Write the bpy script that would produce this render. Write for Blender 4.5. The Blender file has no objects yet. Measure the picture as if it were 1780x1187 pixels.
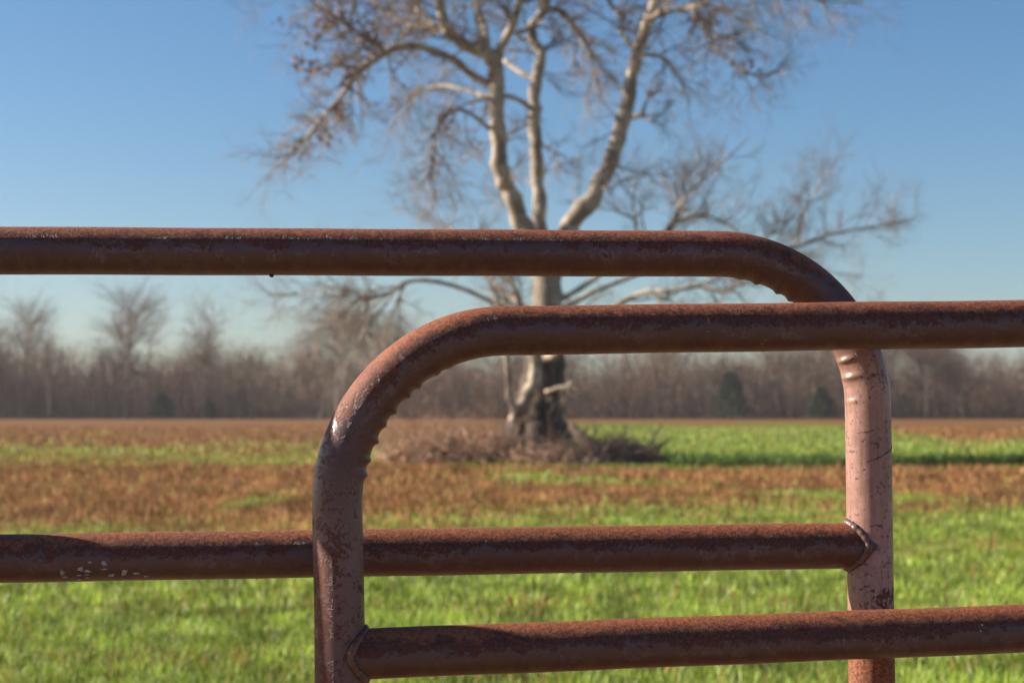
import bpy, math, random
import numpy as np
from mathutils import Vector, Matrix

random.seed(7)
rng = np.random.default_rng(11)
R = math.radians
scene = bpy.context.scene
col = scene.collection

# ------------------------------------------------------------------ camera
FPX = 3000.0            # focal length in photo pixels (1780 wide)
CAM_H = 1.15
HORIZON = 712.0
PITCH = math.atan((HORIZON - 593.5) / FPX)
cam = bpy.data.cameras.new('camera')
cam.sensor_width = 36.0
cam.lens = FPX / 1780.0 * 36.0
cam.clip_start = 0.05
cam.clip_end = 6000
cam.dof.use_dof = True
cam.dof.focus_distance = 1.735
cam.dof.aperture_fstop = 9.6
cam_ob = bpy.data.objects.new('camera', cam)
cam_ob.location = (0, 0, CAM_H)
cam_ob.rotation_euler = (math.pi / 2 + PITCH, 0, 0)
col.objects.link(cam_ob)
scene.camera = cam_ob

# ------------------------------------------------------------------ sky and sun
SUN_EL, SUN_BACK = R(26.0), R(8.2)     # low winter sun from the left, a little behind the gates
sun_vec = Vector((-math.cos(SUN_EL) * math.cos(SUN_BACK), math.cos(SUN_EL) * math.sin(SUN_BACK), math.sin(SUN_EL)))
world = bpy.data.worlds.new('World')
scene.world = world
world.use_nodes = True
wn, wl = world.node_tree.nodes, world.node_tree.links
bg = wn['Background']
sky = wn.new('ShaderNodeTexSky')
sky.sky_type = 'NISHITA'
sky.sun_disc = False
sky.sun_elevation = SUN_EL
sky.sun_rotation = math.atan2(sun_vec.x, sun_vec.y)
sky.altitude = 100
sky.air_density = 1.0
sky.dust_density = 0.8
sky.ozone_density = 4.2
grade = wn.new('ShaderNodeHueSaturation')          # the clear blue of a dry winter sky
grade.inputs['Saturation'].default_value = 1.15
wl.new(sky.outputs[0], grade.inputs['Color'])
wl.new(grade.outputs[0], bg.inputs[0])
bg.inputs[1].default_value = 0.058

sun = bpy.data.lights.new('sun', 'SUN')
sun.energy = 5.0
sun.angle = R(0.5)
sun.color = (1.0, 0.90, 0.76)
sun_ob = bpy.data.objects.new('sun', sun)
sun_ob.rotation_euler = sun_vec.to_track_quat('Z', 'Y').to_euler()
sun_ob.location = (-20, 5, 30)
col.objects.link(sun_ob)

scene.view_settings.view_transform = 'Standard'
scene.view_settings.look = 'None'
scene.view_settings.exposure = 1.15
scene.view_settings.gamma = 1.0
scene.view_settings.use_curve_mapping = False
scene.cycles.use_denoising = True
scene.cycles.max_bounces = 6

# ------------------------------------------------------------------ helpers
def at(px, py, depth):
    """world point seen at photo pixel (px, py), `depth` metres ahead"""
    rx, ry = (px - 890.0) / FPX, (593.5 - py) / FPX
    d = Vector((rx, math.cos(PITCH) - ry * math.sin(PITCH), math.sin(PITCH) + ry * math.cos(PITCH)))
    d *= depth / d.y
    return Vector((d.x, d.y, d.z + CAM_H))

def ray(px, py):
    rx, ry = (px - 890.0) / FPX, (593.5 - py) / FPX
    return Vector((rx, math.cos(PITCH) - ry * math.sin(PITCH), math.sin(PITCH) + ry * math.cos(PITCH)))

def tag(o, label=None, cat=None, group=None, kind=None):
    if label: o['label'] = label
    if cat: o['category'] = cat
    if group: o['group'] = group
    if kind: o['kind'] = kind
    return o

def empty(name, loc=(0, 0, 0), rz=0.0):
    o = bpy.data.objects.new(name, None)
    o.empty_display_size = 0.2
    o.location = loc
    o.rotation_euler = (0, 0, rz)
    col.objects.link(o)
    return o

class MB:
    """collects tubes, blades and free faces into one mesh"""
    TPL = {}
    def __init__(self):
        self.v, self.f, self.n, self.c, self.fq = [], [], 0, [], []
    def add(self, verts, faces, color=None):
        verts = np.asarray(verts, dtype=np.float64).reshape(-1, 3)
        self.v.append(verts)
        self.f.extend([tuple(i + self.n for i in f) for f in faces])
        if color is not None:
            self.c.append(np.tile(np.array([*color, 1.0]), (len(verts), 1)))
        self.n += len(verts)
    def tube(self, pts, rad, sides=6, cap=True, color=None):
        pts = np.asarray(pts, dtype=np.float64)
        n = len(pts)
        if sides <= 5 and not cap:                       # quick way for twigs
            d = pts[-1] - pts[0]
            ref = (0.0, 0.0, 1.0) if abs(d[2]) < .7 * (abs(d[0]) + abs(d[1]) + 1e-9) else (1.0, .3, 0.0)
            b = np.array([d[1] * ref[2] - d[2] * ref[1], d[2] * ref[0] - d[0] * ref[2], d[0] * ref[1] - d[1] * ref[0]]); b /= math.sqrt(b @ b) + 1e-12
            c = np.array([d[1] * b[2] - d[2] * b[1], d[2] * b[0] - d[0] * b[2], d[0] * b[1] - d[1] * b[0]]); c /= math.sqrt(c @ c) + 1e-12
            key = (n, sides)
            if key not in MB.TPL:
                i = np.arange(n - 1)[:, None] * sides + np.arange(sides)[None, :]
                j = np.arange(n - 1)[:, None] * sides + (np.arange(sides)[None, :] + 1) % sides
                a = np.arange(sides) * 2 * math.pi / sides
                MB.TPL[key] = (np.stack([i, j, j + sides, i + sides], -1).reshape(-1, 4), np.cos(a), np.sin(a))
            F, ca, sa = MB.TPL[key]
            off = ca[:, None] * b + sa[:, None] * c
            V = pts[:, None, :] + np.asarray(rad)[:, None, None] * off[None]
            self.v.append(V.reshape(-1, 3)); self.fq.append(F + self.n)
            if color is not None: self.c.append(np.tile(np.array([*color, 1.0]), (n * sides, 1)))
            self.n += n * sides
            return
        t = np.gradient(pts, axis=0)
        t /= np.linalg.norm(t, axis=1)[:, None] + 1e-9
        up = np.array([0, 0, 1.0]) if abs(t[0][2]) < 0.9 else np.array([1.0, 0, 0])
        a = np.arange(sides) * 2 * math.pi / sides
        rings = []
        b = np.cross(t[0], up); b /= np.linalg.norm(b)
        for i in range(n):
            b = b - t[i] * np.dot(b, t[i]); b /= np.linalg.norm(b) + 1e-9
            c = np.cross(t[i], b)
            rings.append(pts[i] + rad[i] * (np.cos(a)[:, None] * b + np.sin(a)[:, None] * c))
        fs = []
        for i in range(n - 1):
            for k in range(sides):
                k2 = (k + 1) % sides
                fs.append((i * sides + k, i * sides + k2, (i + 1) * sides + k2, (i + 1) * sides + k))
        if cap:
            fs.append(tuple(range(sides))[::-1]); fs.append(tuple((n - 1) * sides + k for k in range(sides)))
        self.add(np.vstack(rings), fs, color)
    def build(self, name, mat, parent=None, smooth=True):
        me = bpy.data.meshes.new(name)
        if self.fq: self.f.extend(np.vstack(self.fq).tolist())
        me.from_pydata(np.vstack(self.v).tolist() if self.v else [], [], self.f)
        if self.c:
            at_ = me.color_attributes.new('tint', 'FLOAT_COLOR', 'POINT')
            at_.data.foreach_set('color', np.vstack(self.c).astype(np.float32).ravel())
        if smooth:
            me.polygons.foreach_set('use_smooth', [True] * len(me.polygons))
        me.materials.append(mat)
        me.update()
        o = bpy.data.objects.new(name, me)
        if parent: o.parent = parent
        col.objects.link(o)
        return o

def np_mesh(name, verts, faces_flat, per, colors, mat, parent=None, smooth=False):
    """fast mesh from numpy: every face has `per` corners"""
    me = bpy.data.meshes.new(name)
    nv, nf = len(verts), len(faces_flat) // per
    me.vertices.add(nv); me.vertices.foreach_set('co', np.asarray(verts, np.float32).ravel())
    me.loops.add(nf * per); me.loops.foreach_set('vertex_index', np.asarray(faces_flat, np.int32))
    me.polygons.add(nf); me.polygons.foreach_set('loop_start', np.arange(nf, dtype=np.int32) * per)
    if smooth: me.polygons.foreach_set('use_smooth', np.ones(nf, dtype=bool))
    if colors is not None:
        a = me.color_attributes.new('tint', 'FLOAT_COLOR', 'POINT')
        a.data.foreach_set('color', np.asarray(colors, np.float32).ravel())
    me.materials.append(mat)
    me.update(calc_edges=True); me.validate()
    o = bpy.data.objects.new(name, me)
    if parent: o.parent = parent
    col.objects.link(o)
    return o

def catmull(P, per=6):
    P = np.asarray(P, float)
    if len(P) < 3:
        t = np.linspace(0, 1, per + 1)[:, None]
        return P[0] * (1 - t) + P[-1] * t
    Q = np.vstack([2 * P[0] - P[1], P, 2 * P[-1] - P[-2]])
    out = []
    for i in range(1, len(Q) - 2):
        for t in np.arange(per) / per:
            p0, p1, p2, p3 = Q[i - 1], Q[i], Q[i + 1], Q[i + 2]
            out.append(.5 * (2 * p1 + (p2 - p0) * t + (2 * p0 - 5 * p1 + 4 * p2 - p3) * t * t + (3 * p1 - p0 - 3 * p2 + p3) * t ** 3))
    out.append(P[-1])
    return np.array(out)

# 2-D value noise for layout of the field
_tab = np.random.default_rng(5).random((256, 256))
def vnoise(x, y):
    x = np.asarray(x, float); y = np.asarray(y, float)
    xi, yi = np.floor(x).astype(int), np.floor(y).astype(int)
    fx, fy = x - xi, y - yi
    fx, fy = fx * fx * (3 - 2 * fx), fy * fy * (3 - 2 * fy)
    g = lambda a, b: _tab[a % 256, b % 256]
    return (g(xi, yi) * (1 - fx) + g(xi + 1, yi) * fx) * (1 - fy) + (g(xi, yi + 1) * (1 - fx) + g(xi + 1, yi + 1) * fx) * fy
def fnoise(x, y, o=3):
    s, a, t = 0, 1.0, 0
    for k in range(o):
        s = s + a * vnoise(x * 2 ** k + 17 * k, y * 2 ** k + 31 * k); t += a; a *= .5
    return s / t
def sstep(a, b, x):
    t = np.clip((x - a) / (b - a), 0, 1)
    return t * t * (3 - 2 * t)

class NT:
    """thin node-building helper"""
    def __init__(self, name):
        self.m = bpy.data.materials.new(name)
        self.m.use_nodes = True
        self.t = self.m.node_tree
        self.b = self.t.nodes['Principled BSDF']
        self.out = self.t.nodes['Material Output']
    def n(self, typ, **kw):
        nd = self.t.nodes.new(typ)
        for k, v in kw.items():
            setattr(nd, k, v)
        return nd
    def link(self, a, b): self.t.links.new(a, b)
    def val(self, sock, v):
        if hasattr(v, 'links') or isinstance(v, bpy.types.NodeSocket): self.link(v, sock)
        else: sock.default_value = v
    def noise(self, vec, scale, detail=4, rough=.55, dist=0.0):
        nd = self.n('ShaderNodeTexNoise')
        self.link(vec, nd.inputs['Vector'])
        nd.inputs['Scale'].default_value = scale; nd.inputs['Detail'].default_value = detail
        nd.inputs['Roughness'].default_value = rough; nd.inputs['Distortion'].default_value = dist
        return nd.outputs['Fac']
    def math(self, op, a, b=0.0, c=0.0):
        nd = self.n('ShaderNodeMath', operation=op)
        self.val(nd.inputs[0], a); self.val(nd.inputs[1], b); self.val(nd.inputs[2], c)
        return nd.outputs[0]
    def ramp(self, x, lo, hi, smooth=True):
        nd = self.n('ShaderNodeMapRange', interpolation_type='SMOOTHSTEP' if smooth else 'LINEAR')
        self.val(nd.inputs[0], x); nd.inputs[1].default_value = lo; nd.inputs[2].default_value = hi
        return nd.outputs[0]
    def mix(self, f, a, b):
        nd = self.n('ShaderNodeMix', data_type='RGBA')
        self.val(nd.inputs[0], f)
        for s, v in ((nd.inputs[6], a), (nd.inputs[7], b)):
            if isinstance(v, tuple): s.default_value = (*v, 1)
            else: self.link(v, s)
        return nd.outputs[2]
    def mixf(self, f, a, b):
        nd = self.n('ShaderNodeMix', data_type='FLOAT')
        self.val(nd.inputs[0], f); self.val(nd.inputs[2], a); self.val(nd.inputs[3], b)
        return nd.outputs[0]
    def attr(self, name):
        return self.n('ShaderNodeAttribute', attribute_name=name)
    def bump(self, h, strength, dist):
        nd = self.n('ShaderNodeBump')
        nd.inputs['Strength'].default_value = strength; nd.inputs['Distance'].default_value = dist
        self.link(h, nd.inputs['Height']); self.link(nd.outputs[0], self.b.inputs['Normal'])
        return nd

# ------------------------------------------------------------------ materials
def mat_pipe():
    m = NT('rusty_painted_pipe')
    tc = m.n('ShaderNodeTexCoord'); uv = m.n('ShaderNodeUVMap', uv_map='pipe')
    sep = m.n('ShaderNodeSeparateXYZ'); m.link(uv.outputs[0], sep.inputs[0])
    u, v = sep.outputs[0], sep.outputs[1]
    rw, rb, ro = m.attr('top_rust').outputs['Fac'], m.attr('rust_bias').outputs['Fac'], m.attr('seed').outputs['Fac']
    off = m.n('ShaderNodeCombineXYZ'); m.link(ro, off.inputs[0]); m.link(ro, off.inputs[1])
    va = m.n('ShaderNodeVectorMath', operation='ADD'); m.link(tc.outputs['Object'], va.inputs[0]); m.link(off.outputs[0], va.inputs[1])
    P = va.outputs[0]
    topness = m.math('COSINE', m.math('MULTIPLY', v, 2 * math.pi))
    n_big = m.noise(P, 9, 4)
    n_mid = m.noise(P, 55, 6, .65, .6)
    n_fine = m.noise(P, 260, 5, .7)
    n_grain = m.noise(P, 900, 3, .7)
    # drips run round the pipe from the top: stretched coordinates
    cu = m.n('ShaderNodeCombineXYZ'); m.link(m.math('ADD', m.math('MULTIPLY', u, 70), ro), cu.inputs[0]); m.link(m.math('MULTIPLY', v, 7), cu.inputs[1])
    n_drip = m.noise(cu.outputs[0], 1.0, 4, .6)
    # old loose rust on the weathered side
    post = m.math('SUBTRACT', 1.0, rw)
    x = m.math('MULTIPLY', rw, topness)
    x = m.math('ADD', m.math('ADD', x, rb), m.math('MULTIPLY', m.math('SUBTRACT', n_big, .5), .9))
    x = m.math('ADD', x, m.math('MULTIPLY', m.math('SUBTRACT', n_drip, .5), m.math('MULTIPLY', rw, 1.1)))
    x = m.math('ADD', x, m.math('MULTIPLY', m.math('SUBTRACT', n_mid, .5), m.math('ADD', 1.6, m.math('MULTIPLY', post, 1.0))))
    x = m.math('ADD', x, m.math('MULTIPLY', m.math('SUBTRACT', n_fine, .5), m.math('ADD', 1.3, m.math('MULTIPLY', post, 1.2))))
    rust = m.ramp(x, -.06, .16)
    # dark old rust bleeding below the bright rust, in blotches
    y = m.math('ADD', m.math('MULTIPLY', rw, m.math('MULTIPLY', topness, .9)), m.math('ADD', m.math('MULTIPLY', m.math('SUBTRACT', n_mid, .5), 2.4), m.math('MULTIPLY', m.math('SUBTRACT', n_drip, .5), 1.2)))
    y = m.math('ADD', y, m.math('MULTIPLY', m.math('SUBTRACT', n_fine, .5), 1.3))
    dark = m.math('MULTIPLY', m.ramp(y, .10, .50), m.math('ADD', .25, m.math('MULTIPLY', rw, .75)))
    pits = m.ramp(m.math('ADD', n_fine, m.math('MULTIPLY', n_mid, .45)), .80, .88)
    under = m.ramp(m.math('ADD', m.math('MULTIPLY', topness, -1.0), m.math('MULTIPLY', m.math('SUBTRACT', n_drip, .5), 1.8)), .0, .8)
    paint = m.mix(n_big, (.078, .037, .032), (.135, .072, .064))
    paint = m.mix(m.ramp(n_mid, .35, .75), paint, (.058, .025, .020))
    pale = m.attr('pale').outputs['Fac']
    paint = m.mix(pale, paint, m.mix(m.ramp(m.math('ADD', m.math('MULTIPLY', n_big, .6), m.math('MULTIPLY', n_mid, .4)), .38, .62), (.285, .155, .124), (.45, .25, .198)))
    cs = m.n('ShaderNodeCombineXYZ'); m.link(m.math('ADD', m.math('MULTIPLY', u, 9), ro), cs.inputs[0]); m.link(m.math('MULTIPLY', v, 26), cs.inputs[1])
    streak = m.ramp(m.noise(cs.outputs[0], 1.0, 5, .65), .47, .72)
    paint = m.mix(m.math('MULTIPLY', m.math('MULTIPLY', streak, pale), .65), paint, (.165, .075, .055))
    chalk = m.ramp(m.math('ADD', n_mid, m.math('MULTIPLY', n_big, .4)), .70, .88)
    paint = m.mix(m.math('MULTIPLY', chalk, .35), paint, (.30, .215, .20))
    stain = m.mix(m.ramp(n_drip, .3, .7), (.052, .017, .006), (.105, .056, .026))
    paint = m.mix(m.math('MULTIPLY', under, m.math('MULTIPLY', rw, .9)), paint, stain)
    r1 = m.mix(m.ramp(n_fine, .36, .64), (.075, .019, .010), (.310, .086, .033))
    r1 = m.mix(m.math('MULTIPLY', m.ramp(n_mid, .45, .7), .6), r1, (.100, .026, .014))
    r2 = m.mix(m.math('MULTIPLY', m.ramp(n_grain, .42, .70), .75), r1, (.450, .155, .058))
    dr = m.mix(m.ramp(n_fine, .35, .65), (.024, .010, .009), (.066, .023, .018))
    r2 = m.mix(m.math('MULTIPLY', post, .75), r2, dr)
    lower = m.ramp(m.math('ADD', topness, m.math('MULTIPLY', m.math('SUBTRACT', n_mid, .5), 1.4)), .80, .40)  # rust colour turns darker from the top down the rail sides
    r2 = m.mix(m.math('MULTIPLY', lower, m.math('MULTIPLY', rw, .85)), r2, m.mix(m.ramp(n_fine, .35, .65), (.028, .008, .007), (.090, .024, .015)))
    edge = m.math('MULTIPLY', m.ramp(x, -.42, -.14), m.math('MULTIPLY', m.ramp(n_mid, .40, .60), rw))
    rednew = m.attr('raw_rust').outputs['Fac']
    r2 = m.mix(rednew, r2, m.mix(m.ramp(m.math('ADD', m.math('MULTIPLY', n_fine, .6), m.math('MULTIPLY', n_grain, .4)), .38, .62), (.085, .024, .012), (.33, .115, .045)))
    spark = m.ramp(m.math('ADD', n_grain, m.math('MULTIPLY', n_big, .35)), .84, .90)
    r2 = m.mix(m.math('MULTIPLY', spark, m.math('MULTIPLY', rw, .8)), r2, (.55, .25, .08))
    c = m.mix(m.math('MULTIPLY', pits, .85), paint, (.050, .021, .017))
    c = m.mix(m.math('MULTIPLY', dark, .85), c, dr)
    c = m.mix(m.math('MULTIPLY', edge, .4), c, (.155, .100, .098))
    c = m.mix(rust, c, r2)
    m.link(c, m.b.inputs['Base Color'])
    rough = m.mixf(rust, m.mixf(n_mid, .27, .52), m.mixf(n_fine, .58, .80))
    m.link(rough, m.b.inputs['Roughness'])
    m.b.inputs['Specular IOR Level'].default_value = .42
    h = m.math('ADD', m.math('MULTIPLY', rust, m.math('ADD', .4, m.math('MULTIPLY', n_fine, 1.4))), m.math('MULTIPLY', pits, -.5))
    h = m.math('ADD', h, m.math('MULTIPLY', n_mid, .5))
    h = m.math('ADD', h, m.math('MULTIPLY', rednew, m.math('MULTIPLY', n_fine, 2.2)))
    m.bump(h, .7, .0007)
    return m.m

def mat_weld():
    m = NT('weld_metal')
    tc = m.n('ShaderNodeTexCoord')
    n1 = m.noise(tc.outputs['Object'], 180, 5, .7)
    n2 = m.noise(tc.outputs['Object'], 60, 3)
    c = m.mix(m.ramp(n2, .4, .65), m.mix(m.ramp(n1, .4, .65), (.075, .040, .033), (.17, .105, .095)), (.14, .05, .026))
    m.link(c, m.b.inputs['Base Color'])
    m.b.inputs['Roughness'].default_value = .42
    m.b.inputs['Metallic'].default_value = .1
    m.bump(n2, .6, .001)
    return m.m

def mat_plain(name, c1, c2, scale, rough=.85, bump=0.0, bscale=None):
    m = NT(name)
    tc = m.n('ShaderNodeTexCoord')
    n1 = m.noise(tc.outputs['Object'], scale, 5, .6)
    m.link(m.mix(m.ramp(n1, .3, .7), c1, c2), m.b.inputs['Base Color'])
    m.b.inputs['Roughness'].default_value = rough
    if bump: m.bump(m.noise(tc.outputs['Object'], bscale or scale * 3, 5, .65), .8, bump)
    return m.m

def mat_bark():
    """pale sycamore bark, flaking to grey brown; the old trunk foot is dark and furrowed"""
    m = NT('sycamore_bark')
    tc = m.n('ShaderNodeTexCoord')
    n1 = m.noise(tc.outputs['Object'], 2.2, 6, .62, .5)
    n2 = m.noise(tc.outputs['Object'], 7, 5, .6)
    c = m.mix(m.ramp(n1, .38, .60), (.22, .165, .12), (.50, .415, .315))
    c = m.mix(m.ramp(n2, .50, .72), c, (.15, .115, .09))
    m.link(c, m.b.inputs['Base Color'])
    m.b.inputs['Roughness'].default_value = .8
    m.bump(n2, .7, .04)
    return m.m

def mat_trunk():
    m = NT('furrowed_trunk_bark')
    tc = m.n('ShaderNodeTexCoord')
    mp = m.n('ShaderNodeMapping'); mp.inputs['Scale'].default_value = (1, 1, .35)
    m.link(tc.outputs['Object'], mp.inputs[0])
    n1 = m.noise(mp.outputs[0], 6, 6, .65, .7)
    n2 = m.noise(tc.outputs['Object'], 1.4, 4)
    c = m.mix(m.ramp(n1, .35, .68), (.038, .027, .021), (.15, .105, .073))
    sep = m.n('ShaderNodeSeparateXYZ'); m.link(tc.outputs['Object'], sep.inputs[0])
    hi = m.ramp(m.math('ADD', sep.outputs[2], m.math('MULTIPLY', n2, 2.0)), 2.9, 5.2)
    c = m.mix(m.math('MULTIPLY', hi, .75), c, (.36, .29, .225))
    m.link(c, m.b.inputs['Base Color'])
    m.b.inputs['Roughness'].default_value = .9
    m.bump(n1, .9, .09)
    return m.m

def mat_tint(name, rough=.7, trans=0.0, spec=.3, var=.35, scale=3.0):
    m = NT(name)
    tc = m.n('ShaderNodeTexCoord')
    a = m.attr('tint').outputs['Color']
    n1 = m.noise(tc.outputs['Object'], scale, 4, .6)
    hs = m.n('ShaderNodeHueSaturation')
    m.link(a, hs.inputs['Color']); m.link(m.math('ADD', 1 - var / 2, m.math('MULTIPLY', n1, var)), hs.inputs['Value'])
    m.link(hs.outputs[0], m.b.inputs['Base Color'])
    m.b.inputs['Roughness'].default_value = rough
    m.b.inputs['Specular IOR Level'].default_value = spec
    if trans:
        tr = m.n('ShaderNodeBsdfTranslucent'); m.link(hs.outputs[0], tr.inputs[0])
        mx = m.n('ShaderNodeMixShader'); mx.inputs[0].default_value = trans
        m.link(m.b.outputs[0], mx.inputs[1]); m.link(tr.outputs[0], mx.inputs[2]); m.link(mx.outputs[0], m.out.inputs[0])
    return m.m

def mat_ground():
    m = NT('field_soil_and_thatch')
    tc = m.n('ShaderNodeTexCoord')
    a = m.attr('tint').outputs['Color']
    n1 = m.noise(tc.outputs['Object'], 1.1, 6, .7)
    n2 = m.noise(tc.outputs['Object'], 9, 5, .7)
    hs = m.n('ShaderNodeHueSaturation')
    m.link(a, hs.inputs['Color'])
    m.link(m.math('ADD', .55, m.math('ADD', m.math('MULTIPLY', n1, .45), m.math('MULTIPLY', n2, .45))), hs.inputs['Value'])
    m.link(m.math('ADD', .47, m.math('MULTIPLY', n1, .06)), hs.inputs['Hue'])
    m.link(hs.outputs[0], m.b.inputs['Base Color'])
    m.b.inputs['Roughness'].default_value = .95
    m.b.inputs['Specular IOR Level'].default_value = .1
    m.bump(n2, .8, .05)
    return m.m

M = dict(pipe=mat_pipe(), weld=mat_weld(), bark=mat_bark(), trunk=mat_trunk(), ground=mat_ground(),
         grass=mat_tint('grass_blades', .52, .35, .3, .3), weed=mat_tint('dry_weed_stems', .8, .2, .2, .4),
         twig=mat_tint('bare_twigs', .8, 0, .2, .4, 1.5), needle=mat_tint('evergreen_foliage', .7, .1, .2, .4, 1.0),
         brush=mat_tint('brush_sticks', .85, 0, .15, .4, 4.0),
         flake=mat_plain('chalky_white_paint', (.20, .19, .185), (.40, .39, .38), 300, .7),
         lichen=mat_plain('yellow_lichen', (.10, .075, .03), (.20, .15, .06), 700, .9),
         drop=mat_plain('dark_rust_scale', (.03, .02, .018), (.07, .04, .03), 400, .8),
         wood=mat_plain('rotten_log_wood', (.07, .05, .04), (.17, .12, .09), 5, .9, .02),
         wbark=mat_plain('woodland_bark', (.06, .046, .038), (.14, .11, .09), .5, .9))

# ------------------------------------------------------------------ ground
def green_fraction(X, Y):
    """how green (1) or dry brown (0) the field grows at a spot; patches are ragged and grow with distance"""
    X = np.asarray(X, float); Y = np.maximum(np.asarray(Y, float), 4.0)
    lv = np.log(Y)
    n = fnoise(X * .13 + 3, lv * 4.2 + 9, 4) - .5
    n2 = fnoise(X * .45 + 40, lv * 9.0 + 12, 3) - .5
    n3 = fnoise(X * 1.5 + 11, lv * 26.0 + 5, 3) - .5
    edge = np.log(16.0 + 3.2 * sstep(-2.5, 2.5, X))
    g = 1 - sstep(-.16, .20, lv - edge + n * .42 + n2 * .35)
    # dry strip with green runs through it
    run = np.exp(-((lv - np.log(29.5) + .062 * (X - .2)) / .075) ** 2) * sstep(-1.2, .6, X) * (1 - sstep(5.5, 9, X))
    run2 = np.exp(-((lv - np.log(20.5) + .02 * (X - 2)) / .07) ** 2) * sstep(1.0, 2.2, X) * (1 - sstep(5.0, 7, X))
    spot = np.exp(-((X + 3.15) / .38) ** 2 - ((Y - 21.5) / 2.4) ** 2)
    g = np.maximum(g, np.maximum(np.maximum(run, run2) * (.75 + n2), spot * .95))
    # second green strip beyond the tree: brighter and deeper to the right
    right = sstep(.5, 3.0, X)
    end = np.log(62 + 80 * right * (1 - sstep(.19, .26, X / Y)))
    far = sstep(3.47, 3.57, lv + n2 * .12 - .04 * (1 - right)) * (1 - sstep(end - .25, end + .15, lv + n * .8))
    far = far * (.60 + .40 * right)
    g = np.maximum(g, far)
    g = g + n2 * 1.0 * (1 - np.abs(g - .5)) + n3 * .7 + n * .25 + .03
    return np.clip(g, 0, 1)

def mixc(g, Y, rnd):
    green = np.array([.170, .250, .030]); green2 = np.array([.27, .31, .048])
    brown = np.array([.255, .108, .044]); tan = np.array([.33, .185, .07])
    a = green + (green2 - green) * rnd[:, None]
    b = brown + (tan - brown) * (rnd[:, None] * .9)
    return a * g[:, None] + b * (1 - g[:, None])

def build_ground():
    ys = np.concatenate([np.linspace(-30, 4, 18), np.geomspace(4.5, 420, 230)])
    us = np.linspace(-1, 1, 181)
    verts, cols = [], []
    for y in ys:
        w = 25 + max(y, 0) * .7
        x = us * w
        z = (fnoise(x * .35, np.full_like(x, y * .35), 3) - .5) * .05 * (1 if y > 3 else .3)
        verts.append(np.stack([x, np.full_like(x, y), z], 1))
        g = green_fraction(x, np.full_like(x, max(y, 5.0)))
        c = mixc(g, y, fnoise(x * .9, np.full_like(x, y * .6), 2)) * (.62 if y > 60 else .72) * (np.array([1.0, .86, .70]) if y > 75 else 1)
        bare = 1 - sstep(4.2, 5.6, y + 1.5 * (fnoise(x * .6, np.full_like(x, y * .6 + 5), 2) - .5))   # unseen brown earth put in at the gateway to bounce warm light onto the pipes
        c = c * (1 - bare[:, None]) + np.array([.26, .165, .105]) * bare[:, None]
        cols.append(np.hstack([c, np.ones((len(x), 1))]))
    nx, ny = len(us), len(ys)
    i = np.arange(ny - 1)[:, None] * nx + np.arange(nx - 1)[None, :]
    f = np.stack([i, i + 1, i + 1 + nx, i + nx], -1).reshape(-1)
    o = np_mesh('field_ground', np.vstack(verts), f, 4, np.vstack(cols), M['ground'], smooth=True)
    tag(o, kind='structure')
build_ground()

def blades(name, mat, x, y, length, width, colr, label, lean=1.3, seg=2):
    n = len(x)
    az = rng.random(n) * 2 * math.pi
    ln = length * (.55 + .9 * rng.random(n))
    le = np.clip(np.abs(rng.normal(0, lean, n)) + .35, .3, 2.3)
    dx, dy = np.cos(az), np.sin(az)
    faz = rng.random(n) * math.pi
    sx, sy = np.cos(faz) * width * .5, np.sin(faz) * width * .5
    base = np.stack([x, y, np.full(n, -.03)], 1)
    side = np.stack([sx, sy, np.zeros(n)], 1)
    def pt(t):
        h = ln * (np.sin(le * t) / le)
        hor = ln * (1 - np.cos(le * t)) / le
        h = np.maximum(h, .004)
        return base + np.stack([dx * hor, dy * hor, h + .03 * t], 1)
    p0, p1, p2 = pt(0), pt(.55), pt(1)
    V = np.stack([p0 - side, p0 + side, p1 + side * .8, p1 - side * .8, p2], 1).reshape(-1, 3)
    k = np.arange(n)[:, None] * 5
    F = np.concatenate([k + 0, k + 1, k + 2, k + 0, k + 2, k + 3, k + 3, k + 2, k + 4], 1).reshape(-1)
    C = np.repeat(np.hstack([colr, np.ones((n, 1))]), 5, axis=0)
    o = np_mesh(name, V, F, 3, C, mat)
    return tag(o, label, 'grass', kind='stuff')

def scatter(y0, y1, dens, margin=1.18):
    """spots spread evenly over the strip of field between two distances"""
    half0, half1 = (.2967 * y0 * margin + .5), (.2967 * y1 * margin + .5)
    n = int((half0 + half1) * (y1 - y0) * dens)
    y = np.sqrt(rng.random(n) * (y1 ** 2 - y0 ** 2) + y0 ** 2)
    x = (rng.random(n) * 2 - 1) * (.2967 * y * margin + .5)
    return x, y

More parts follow.
